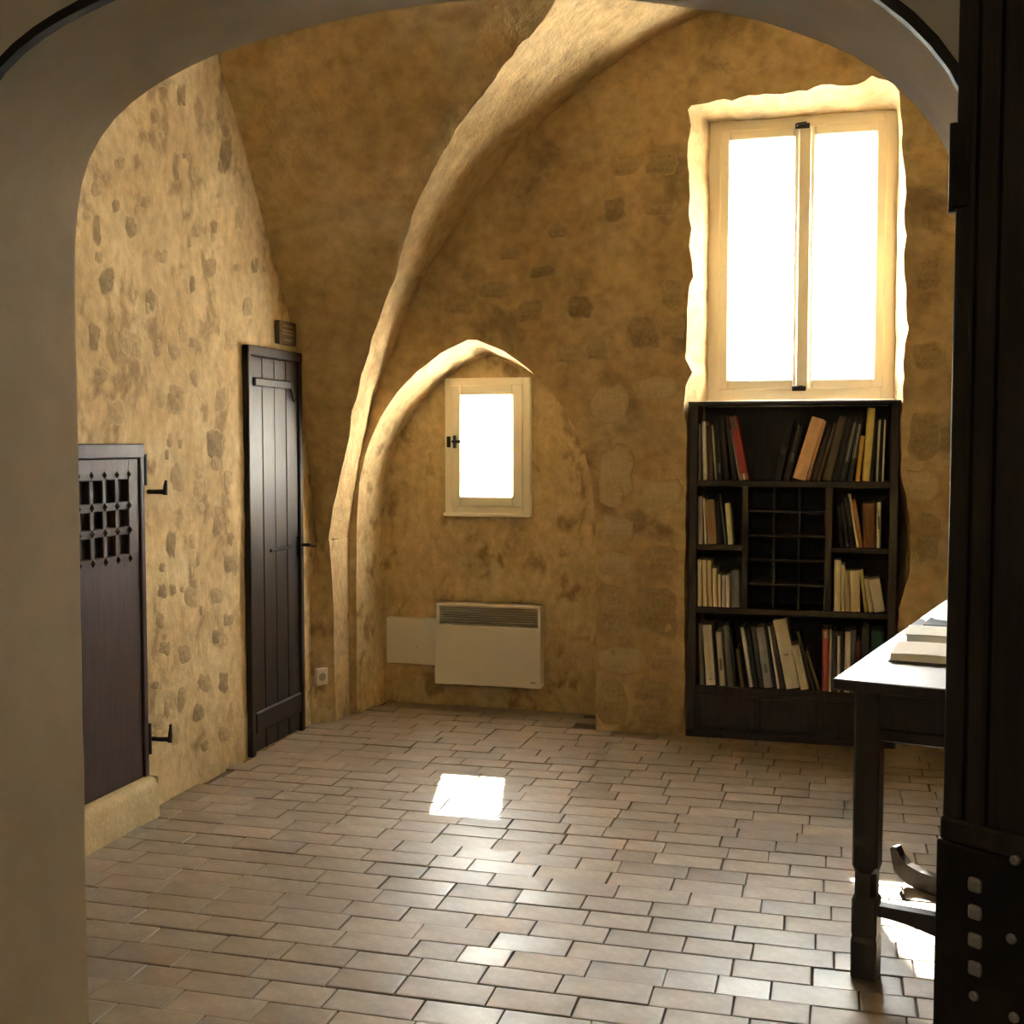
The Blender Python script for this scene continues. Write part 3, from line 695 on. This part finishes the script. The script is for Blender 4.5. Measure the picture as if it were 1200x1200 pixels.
for k in range(1, 3):
    x = DX0[1] + (DX1[0] - DX0[1]) * k / 3; bpart('pigeonhole_divider', (x - .006, BY0 + .034, Zs3 - .003), (x + .006, BY1 - .01, Zs1 - TH + .003), bev=0.002)
bpart('base_panel', (XI0 - .004, BY0 + .012, 0.0), (XI1 + .004, BY0 + .034, Zs4 - TH + .004))
n3 = 3
for k in range(n3):
    a = XI0 + .02 + (XI1 - XI0 - .02) * k / n3; b = a + (XI1 - XI0 - .02) / n3 - .02
    bpart('drawer_front', (a, BY0 + .002, .05), (b, BY0 + .016, Zs4 - TH - .02), bev=0.006)
bpart('plinth', (BX0 - .004, BY0 - .010, 0.0), (BX1 + .004, BY0 + .02, .035))

# ------------------------------------------------------------------ books
LAST = {}
def rect(x0, z0, t, h, a):
    z0 += t * math.sin(a) if a > 0 else 0
    f = lambda x, z: (x0 + x * math.cos(a) + z * math.sin(a), z0 - x * math.sin(a) + z * math.cos(a))
    return [f(0, 0), f(t, 0), f(t, h), f(0, h)]
def sunk(A, B):
    best = 1e9
    for Q in (A, B):
        for i in range(4):
            ex, ez = Q[(i + 1) % 4][0] - Q[i][0], Q[(i + 1) % 4][1] - Q[i][1]; l = math.hypot(ex, ez)
            pa = [(p[0] * ez - p[1] * ex) / l for p in A]; pb = [(p[0] * ez - p[1] * ex) / l for p in B]
            best = min(best, min(max(pa), max(pb)) - max(min(pa), min(pb)))
    return best
def book(px_b, w_px, px_t, py_t, zsh, col, label, group, depth=0.16, setback=0.014, strip=None, py_ref=650, pages_top=True):
    """px_b left edge at the foot, px_t left edge at the head, py_t head height in the view"""
    yb = BY0 + setback
    x0 = on_y(px_b, py_ref, yb).x; x1 = on_y(px_t, py_ref, yb).x
    t = max(0.005, on_y(px_b + w_px, py_ref, yb).x - x0); h = on_y(px_b, py_t, yb).z - zsh
    a = math.atan2(x1 - x0, h); hl = h / math.cos(a)
    prev = LAST.get(round(zsh, 3))
    for _ in range(40):                      # books lean against each other without sinking in
        if prev is None or sunk(prev[0], rect(x0, zsh, t, hl, a)) < 0.0004: break
        a += (prev[1] - a) * 0.18; x0 += 0.0007; t = max(0.0045, t - 0.0005)
    LAST[round(zsh, 3)] = (rect(x0, zsh, t, hl, a), a)
    o = bpy.data.objects.new('book', None); o.empty_display_size = 0.05; link(o)
    o.location = (x0, yb, zsh + (t * math.sin(a) if a > 0 else 0) + 0.0006); o.rotation_euler = (0, a, 0)
    tag(o, label, 'book', group)
    c = min(0.0025, t * 0.2)
    bm = bmesh.new()
    prof = [(0, depth), (0, .004), (t * .18, .0012), (t * .5, 0), (t * .82, .0012), (t, .004), (t, depth), (t - c, depth), (t - c, .006), (c, .006), (c, depth)]
    prism(bm, prof, (1, 0, 0), (0, 1, 0), (0, 0, hl), (0, 0, 0)); bm_obj('cover', bm, plain(tuple(min(.86, v * (1.3 if max(col) > .3 else .8)) for v in col)), o)
    box('pages', (c * .9, .0055, .003), (t - c * .9, depth - .004, hl - .004), M['paper'], o, 0)
    for (f0, f1, sc) in (strip or []):
        bm = bmesh.new(); prism(bm, [(t * .06, .0025), (t * .5, -.0006), (t * .94, .0025), (t * .5, .003)], (1, 0, 0), (0, 1, 0), (0, 0, hl * (f1 - f0)), (0, 0, hl * f0))
        bm_obj('spine_label', bm, plain(tuple(min(.86, v * 1.2) for v in sc)), o)
    return o
CR = (0.62, 0.54, 0.36); WH = (0.66, 0.63, 0.55); GY = (0.30, 0.29, 0.27); DK = (0.035, 0.032, 0.028); BR = (0.13, 0.085, 0.05)
g1 = 'books on the top shelf of the bookcase'
T = lambda *a, **k: book(*a, g1, py_ref=560, **k)
T(818.5, 3.2, 818, 497, Zs1, GY, 'thin grey book leaning against the left side, top shelf')
T(824, 4.6, 822, 494, Zs1, WH, 'bright white spine beside the thin grey book, top shelf', strip=[(.08, .1, GY)])
T(830, 6, 827, 499, Zs1, BR, 'dark brown book right of the white spine, top shelf')
T(838, 1.8, 833, 498, Zs1, WH, 'very thin white leaning booklet right of the dark brown book, top shelf')
T(841, 5, 837, 492, Zs1, DK, 'black leaning book beside the very thin white booklet, top shelf', strip=[(.12, .28, (.16, .16, .15))])
T(848, 6, 841, 487, Zs1, DK, 'tall black leaning book between black book and red book, top shelf')
T(858, 5, 845, 489, Zs1, (0.06, 0.06, 0.055), 'charcoal leaning book touching the red book, top shelf')
T(865.5, 1.5, 851, 504, Zs1, WH, 'thin white booklet against the left side of the red book, top shelf')
T(867.5, 9.5, 852, 489, Zs1, (0.36, 0.055, 0.045), 'red leaning book with white foot label and dark head, top shelf', strip=[(0.0, .10, WH), (.80, 1.0, (.12, .12, .115))])
T(908, 7, 922, 492, Zs1, (0.030, 0.032, 0.034), 'black leaning book with faint grey marks left of the salmon volume, top shelf', strip=[(.42, .55, (.09, .09, .09))])
T(918, 7, 934, 500, Zs1, (0.045, 0.043, 0.04), 'dark grey leaning book touching the salmon volume, top shelf', strip=[(.35, .5, (.13, .12, .10))])
T(929, 15, 950.5, 492, Zs1, (0.72, 0.42, 0.22), 'wide salmon orange leaning volume, top shelf')
T(944, 4, 963.5, 494, Zs1, (0.42, 0.22, 0.12), 'thin rust leaning book against the right side of the salmon volume, top shelf')
T(950, 6, 969, 499, Zs1, (0.075, 0.055, 0.040), 'dark brown leaning book right of the thin rust book, top shelf')
T(957, 4, 976, 496, Zs1, (0.17, 0.12, 0.08), 'slim brown leaning book between two brown volumes, top shelf')
T(964, 10, 982, 489, Zs1, (0.16, 0.12, 0.075), 'thick brown leaning volume, top shelf')
T(975, 8, 989, 491, Zs1, DK, 'black leaning book right of the thick brown volume, top shelf')
T(984, 6, 997, 488, Zs1, (0.05, 0.055, 0.05), 'black leaning book with pale green title lettering, top shelf', strip=[(.3, .9, (.20, .21, .17))])
T(993, 6, 1003, 494, Zs1, (0.055, 0.058, 0.055), 'dark grey leaning book with a pale grey title, top shelf', strip=[(.38, .95, (.23, .22, .19))])
T(1002.5, 5, 1008, 511, Zs1, (0.62, 0.36, 0.06), 'short orange yellow book left of the tall yellow book, top shelf')
T(1010.5, 8.5, 1016, 478.5, Zs1, (0.70, 0.53, 0.16), 'tall yellow book reaching the top board, top shelf')
T(1020, 4, 1024, 487, Zs1, DK, 'black book right of the tall yellow book, top shelf')
T(1026.6, 2.2, 1029, 492, Zs1, WH, 'thin white spine nearer the tall yellow book, top shelf')
T(1029, 4, 1031, 490, Zs1, DK, 'black book between two thin white spines, top shelf')
T(1033, 2.4, 1034.5, 492, Zs1, WH, 'thin white spine against the right side panel, top shelf')
g2 = 'books on the second shelf of the bookcase'
T = lambda *a, **k: book(*a, g2, py_ref=620, **k)
T(818, 5.5, 817.5, 582, Zs2, (0.42, 0.34, 0.28), 'pale pinkish grey book at the left end, second shelf')
T(825.5, 2.5, 822, 584, Zs2, WH, 'thin white leaning book beside the brown book, second left shelf')
T(829, 11, 824.5, 586, Zs2, (0.34, 0.22, 0.11), 'thick tan brown leaning book, second left shelf', strip=[(.15, .6, (.40, .22, .06))])
T(841, 7, 833.5, 588, Zs2, DK, 'black leaning book right of the tan brown book, second left shelf')
T(849, 2.6, 842, 580, Zs2, (0.25, 0.22, 0.22), 'thin purple grey leaning book, second left shelf')
T(853.5, 6, 849, 590, Zs2, (0.68, 0.63, 0.42), 'cream white leaning book at the right end, second left shelf')
T(985, 5, 980, 594, Zs2, DK, 'black leaning book at the left end, second right shelf')
T(991.5, 4.5, 983.5, 590, Zs2, (0.05, 0.05, 0.05), 'dark grey leaning book between black books, second right shelf', strip=[(0.02, .08, (.25, .23, .2))])
T(997, 6, 988, 584, Zs2, DK, 'black leaning book touching the cream book, second right shelf')
T(1003.5, 3.8, 991, 580, Zs2, (0.64, 0.57, 0.38), 'slim cream leaning book, second right shelf')
T(1007.8, 4.4, 997.5, 586, Zs2, (0.42, 0.20, 0.06), 'slim orange brown leaning book, second right shelf')
T(1012.5, 14, 1010, 590, Zs2, (0.30, 0.12, 0.035), 'thick rust brown upright book, second right shelf')
T(1027.5, 5, 1027, 589, Zs2, (0.40, 0.38, 0.34), 'grey white mottled book at the right end, second right shelf', strip=[(.42, .7, (.15, .14, .13))])
g3 = 'books on the third shelf of the bookcase'
T = lambda *a, **k: book(*a, g3, py_ref=690, **k)
T(817.5, 5, 817.2, 656, Zs3, CR, 'tall cream book at the left end, third left shelf')
T(824, 4.8, 822.6, 656, Zs3, (0.66, 0.57, 0.38), 'second tall cream book next to the left end, third left shelf')
T(830, 5, 827.8, 657, Zs3, (0.50, 0.43, 0.24), 'olive cream book right of the tall cream pair, third left shelf')
T(836, 5, 834.2, 666, Zs3, CR, 'medium cream book right of the olive cream book, third left shelf')
T(842, 3.5, 840.8, 673, Zs3, (0.62, 0.55, 0.40), 'slim short cream book, third left shelf')
T(846.2, 4.6, 845.6, 674, Zs3, (0.50, 0.47, 0.42), 'short grey white book, third left shelf')
T(851, 4.6, 850.6, 674, Zs3, (0.58, 0.55, 0.50), 'short off-white book beside the grey white one, third left shelf')
T(857, 10.5, 856, 668, Zs3, (0.23, 0.23, 0.23), 'wide plain grey book at the right end, third left shelf')
T(977.5, 8, 977, 656, Zs3, (0.66, 0.57, 0.36), 'tall thick cream book at the left end, third right shelf')
T(986, 4.5, 985.5, 662, Zs3, (0.56, 0.47, 0.29), 'slim cream book beside the tall thick one, third right shelf')
T(991, 6, 990, 669, Zs3, (0.44, 0.35, 0.20), 'tan book in the middle, third right shelf')
T(997.5, 11, 996, 669, Zs3, (0.62, 0.53, 0.35), 'thick pale cream book, third right shelf')
T(1013.5, 4, 1007, 669, Zs3, (0.44, 0.41, 0.15), 'slim yellow green leaning book, third right shelf')
T(1018, 6, 1010.5, 679, Zs3, (0.56, 0.49, 0.36), 'short cream leaning book, third right shelf')
T(1024.5, 13, 1017, 680, Zs3, (0.54, 0.49, 0.40), 'wide short grey cream leaning book at the right end, third right shelf')
g4 = 'books on the bottom shelf of the bookcase'
T = lambda *a, **k: book(*a, g4, py_ref=770, depth=0.19, **k)
T(820.5, 5, 817.5, 731, Zs4, (0.24, 0.23, 0.21), 'grey book against the left side, bottom shelf')
T(827.5, 11, 821, 733, Zs4, (0.58, 0.55, 0.47), 'wide off-white leaning book with pale foot label, bottom shelf', strip=[(.02, .09, WH), (.09, .11, GY)])
T(839, 3, 832.5, 738, Zs4, DK, 'black slim book right of the wide off-white one, bottom shelf')
T(843.5, 7, 838, 741, Zs4, (0.40, 0.39, 0.36), 'mottled grey white leaning book, bottom shelf', strip=[(.3, .5, (.12, .12, .12))])
T(853, 7.5, 846.5, 734, Zs4, (0.22, 0.23, 0.235), 'blue grey leaning book, bottom shelf')
T(861, 3, 854.5, 742, Zs4, DK, 'black slim book right of the blue grey book, bottom shelf')
T(868, 4, 862, 761, Zs4, (0.15, 0.12, 0.07), 'short brown leaning book, bottom shelf')
T(878.5, 4.5, 867, 736, Zs4, (0.66, 0.65, 0.62), 'slim bright white leaning book, bottom shelf')
T(884, 5, 873, 738, Zs4, (0.05, 0.05, 0.05), 'dark grey leaning book right of the slim bright white one, bottom shelf')
T(890, 5, 879.5, 735, Zs4, (0.17, 0.16, 0.15), 'medium grey leaning book, bottom shelf')
T(896, 10, 885, 736, Zs4, (0.32, 0.31, 0.30), 'thick grey leaning book, bottom shelf', strip=[(.25, .4, (.2, .2, .2))])
T(907, 3, 896, 735, Zs4, DK, 'black slim leaning book right of the thick grey one, bottom shelf')
T(911, 3, 898.5, 735, Zs4, WH, 'thin white leaning booklet near the thick grey book, bottom shelf')
T(915, 5, 901.5, 736, Zs4, (0.10, 0.075, 0.06), 'dark brown leaning book left of the large white volume, bottom shelf')
T(921.5, 16, 904, 728, Zs4, (0.64, 0.60, 0.51), 'large tall white leaning volume, bottom shelf', strip=[(.48, .5, GY)])
T(938.5, 10, 925, 758, Zs4, (0.60, 0.56, 0.47), 'shorter white book against the right side of the large white volume, bottom shelf')
T(952, 4, 930, 742, Zs4, (0.10, 0.085, 0.045), 'olive brown thin book leaning steeply, bottom shelf')
T(958, 4.5, 940, 766, Zs4, (0.16, 0.11, 0.06), 'short tan thin book leaning steeply, bottom shelf')
T(964, 7, 963.5, 738, Zs4, (0.36, 0.07, 0.055), 'red upright book, bottom shelf', strip=[(.86, .97, (.4, .35, .3))])
T(971.8, 2.8, 971.5, 738, Zs4, WH, 'thin white upright book beside the red book, bottom shelf')
T(975, 5.5, 975, 740, Zs4, (0.10, 0.09, 0.08), 'dark brown upright book between white spines, bottom shelf')
T(981.5, 3.4, 981.2, 745, Zs4, (0.62, 0.60, 0.55), 'slim white upright book, bottom right shelf')
T(985.4, 3.6, 985.2, 742, Zs4, (0.06, 0.06, 0.06), 'black upright book between slim white and wide white, bottom right shelf')
T(989.5, 6.5, 990.5, 740, Zs4, (0.60, 0.57, 0.52), 'wider white book partly hidden by the table corner, bottom shelf')
T(997, 5, 998, 738, Zs4, (0.20, 0.19, 0.18), 'grey upright book right of the wider white one, bottom shelf')
T(1003, 5, 1003.5, 750, Zs4, (0.24, 0.06, 0.05), 'short dark red book behind the table corner, bottom shelf')
T(1010, 8, 1010, 733, Zs4, (0.07, 0.085, 0.11), 'dark blue upright book behind the table, bottom shelf')
T(1020.5, 15, 1020.5, 740, Zs4, (0.03, 0.14, 0.14), 'wide dark teal book at the right end, bottom shelf')

# ------------------------------------------------------------------ table
TZ = 0.83
ang = math.atan2(-0.236, 0.972)
tb = empty('writing_table', (-0.003, 3.244, 0), ang); tag(tb, 'dark oak table with glossy top reflecting the window light', 'table')
TWD, TLN = 0.82, 1.92
bm = bmesh.new(); add_box(bm, (0, 0, TZ - .030), (TWD, TLN, TZ), 0.006, 2); tt = bm_obj('table_top', bm, M['wood_table'], tb)
tt.data.materials.append(M['table_top'])
for p in tt.data.polygons:
    if p.normal.z > 0.9: p.material_index = 1

ix, iy, lw = 0.042, 0.075, 0.068
for lx in (ix, TWD - ix - lw):
    for ly in (iy, TLN - iy - lw):
        bm = bmesh.new(); rings = []
        for z, q in ((0, 1.0), (.10, 1.03), (.115, .95), (.125, 1.0), (.215, 1.0), (.228, .86), (.29, .86), (.31, 1.0), (TZ - .029, 1.0)):
            c = lw / 2 * q; cx, cy = lx + lw / 2, ly + lw / 2; e = 0.006 if q > .9 else .014
            rings.append([bm.verts.new((cx + a, cy + b, z)) for a, b in ((-c + e, -c), (c - e, -c), (c, -c + e), (c, c - e), (c - e, c), (-c + e, c), (-c, c - e), (-c, -c + e))])
        for a, b in zip(rings, rings[1:]):
            for i in range(8): bm.faces.new((a[i], a[(i + 1) % 8], b[(i + 1) % 8], b[i]))
        bm.faces.new(rings[0]); bm.faces.new(rings[-1]); bm_obj('leg', bm, M['wood_table'], tb)
for ly in (iy + .008, TLN - iy - .03):
    box('apron', (ix + lw - .004, ly, .690), (TWD - ix - lw + .004, ly + .024, TZ - .028), M['wood_table'], tb, .002)
    box('apron_rail', (ix + lw - .004, ly - .004, .657), (TWD - ix - lw + .004, ly + .03, .689), M['wood_table'], tb, .004)
for lx in (ix + .008, TWD - ix - .03):
    box('apron', (lx, iy + lw - .004, .690), (lx + .024, TLN - iy - lw + .004, TZ - .028), M['wood_table'], tb, .002)
    box('apron_rail', (lx - .004, iy + lw - .004, .657), (lx + .03, TLN - iy - lw + .004, .689), M['wood_table'], tb, .004)
for ly in (iy + .016, TLN - iy - lw + .016):
    bm = bmesh.new(); up, lo_ = [], []
    a, b = ix + lw - .004, TWD - ix - lw + .004
    for i in range(17):
        t = i / 16; up.append((a + (b - a) * t, .205)); lo_.append((a + (b - a) * t, .175 - .05 * math.sin(math.pi * t) ** 2))
    prism(bm, up + lo_[::-1], (1, 0, 0), (0, 0, 1), (0, .036, 0), (0, ly, 0)); bm_obj('stretcher', bm, M['wood_table'], tb)

# things lying on the table
def flat_book(p, w, d, h, rz, cov, pages, label, open_=False):
    o = empty('open_book' if open_ else 'book', (p[0], p[1], TZ + .0005), rz); tag(o, label, 'book', 'books lying on the table')
    bm = bmesh.new()
    add_box(bm, (0, 0, 0), (w, d, .004)); 
    if not open_: add_box(bm, (0, 0, h - .004), (w, d, h)); add_box(bm, (w - .004, 0, 0), (w, d, h))
    bm_obj('cover', bm, cov, o)
    if open_:
        for q in (0, 1):
            bm = bmesh.new(); prof = []
            for i in range(9):
                t = i / 8; prof.append((.006 + (w / 2 - .006) * t, .004 + h * (.55 + .45 * math.sin(math.pi * min(1, .25 + t * .6)))))
            prof = [(.006, .0035)] + prof + [(w / 2, .0035)]
            if q: prof = [(w - a, b) for a, b in prof]
            prism(bm, prof, (1, 0, 0), (0, 0, 1), (0, d - .012, 0), (0, .006, 0)); bm_obj('pages', bm, pages, o)
    else: box('pages', (.004, .004, .0035), (w - .0035, d - .004, h - .0035), pages, o, 0)
wp = mat('white_page', (0.88, 0.87, 0.82), (0.86, 0.84, 0.79), 0.8, 40)
flat_book((0.150, 3.535), 0.46, 0.24, 0.022, ang + .09, plain((0.10, 0.11, 0.12)), wp, 'open white book with dark cover nearest the table corner', True)
flat_book((0.212, 3.835), 0.30, 0.20, 0.036, ang + .13, plain((0.62, 0.60, 0.50)), wp, 'closed cream book behind the open white book on the table')
flat_book((0.285, 4.16), 0.24, 0.22, 0.020, ang + .05, plain((0.035, 0.035, 0.05)), wp, 'flat black book farthest along the table')

# chair tucked under the table: only a curved runner foot reaches into view
ch = empty('wooden_chair', (0.535, 3.85, 0), ang - 0.31); tag(ch, 'dark wooden chair with curled runner feet tucked under the table', 'chair')
for q in (0.0, 0.40):
    bm = bmesh.new(); top, bot = [], []
    for x, z0, z1 in ((-.405, .115, .118), (-.398, .075, .125), (-.385, .045, .126), (-.37, .030, .10), (-.345, .016, .078), (-.30, .004, .066), (-.24, 0, .062), (0.1, 0, .060), (.40, 0, .062), (.46, .004, .066), (.50, .02, .08), (.52, .05, .11)):
        top.append((x, z1)); bot.append((x, z0))
    prism(bm, top + bot[::-1], (1, 0, 0), (0, 0, 1), (0, .035, 0), (0, q, 0)); bm_obj('runner', bm, M['wood_table'], ch)
    for lx in (-.02, .34): box('leg', (lx, q + .002, .055), (lx + .035, q + .033, .43), M['wood_table'], ch, .003)
box('seat', (-.05, -.02, .43), (.40, .455, .46), M['wood_table'], ch, .006)
for q in (0.0, 0.40): box('back_post', (.365, q + .002, .455), (.398, q + .033, .60), M['wood_table'], ch, .003)
box('back_rail', (.37, .03, .54), (.392, .405, .60), M['wood_table'], ch, .004)

# ------------------------------------------------------------------ near door leaf standing open at the right of the archway
DU = Vector((0.80, -0.60, 0)); DO = Vector((0.156, 1.80, 0.01)); th = math.atan2(DU.y, DU.x); DN = Vector((-0.60, -0.80, 0))
d3 = empty('door_3', DO, th); struct(d3, 'dark oak door leaf with iron plate standing open beside the archway', 'door')
# local x runs along the leaf, local -y faces the hall
HT = 2.36
def uz(px, py, out=0.0):
    d = ray(px, py); o = DO + DN * out; t = (o - CP).dot(DN) / d.dot(DN); p = CP + d * t - DO
    return p.dot(DU), p.z
def dpart(name, a, b, m='wood_near', bev=0.003, parent=None): return box(name, a, b, M[m], parent or d3, bev)
u1, u2, u3 = uz(1137, 500)[0], uz(1144, 500)[0], uz(1166, 500)[0]
dpart('stile', (0.0, -.004, 0), (u1, .040, HT)); dpart('bead', (u1, .004, 0), (u2, .036, HT)); dpart('stile', (u2, -.010, 0), (u3, .040, HT), bev=.004)
x = u3; k = 0
while x < .86:
    dpart('plank', (x + .001, -.002 - .002 * (k % 2), 0), (min(x + .126, .90) - .001, .036, HT)); x += .126; k += 1
zt, zb_ = uz(1120, 957)[1], uz(1120, 985)[1]
dpart('rail', (.002, -.014, zb_), (.88, .002, zt), bev=.004)
dpart('rail', (.002, -.014, 2.24), (.88, .002, 2.32), bev=.004)
pltp = dpart('iron_plate', (.000, -.018, .46), (.40, -.002, zb_ + .001), 'iron', .003)
sq = bmesh.new(); add_box(sq, (-.0105, -.005, -.0105), (.0105, .004, .0105), .0048, 2)
bmesh.ops.recalc_face_normals(sq, faces=sq.faces[:]); sqm = bpy.data.meshes.new('stud'); sq.to_mesh(sqm); sq.free(); sqm.materials.append(M['stud'])
rd = bmesh.new(); tube(rd, [(0, .004, 0), (0, -.003, 0), (0, -.005, 0)], [.0072, .0072, .005], 14)
bmesh.ops.recalc_face_normals(rd, faces=rd.faces[:]); rdm = bpy.data.meshes.new('stud'); rd.to_mesh(rdm); rd.free(); rdm.materials.append(M['stud'])
for me, pts in ((sqm, [(1143, 1037), (1143, 1069), (1143, 1102), (1143, 1135)]), (rdm, [(1142, 1167), (1190, 1008), (1186, 1100), (1189, 1192)])):
    for p in pts:
        u, z = uz(*p, .018); o = bpy.data.objects.new('stud', me); o.location = (u, -.0185, z); link(o, pltp)
        if p[0] > 1180:
            for q in (.13, .26): o2 = o.copy(); o2.location.x += q; link(o2, pltp)
z0, z1 = uz(1104, 248)[1], uz(1104, 152)[1]
hg = dpart('hinge', (-.006, -.008, z0), (.022, .002, z1), 'iron', .003)
bm = bmesh.new(); tube(bm, [(-.004, -.002, z0 - .004), (-.004, -.002, z1 + .004)], .006, 10); bm_obj('knuckle', bm, M['iron'], hg)
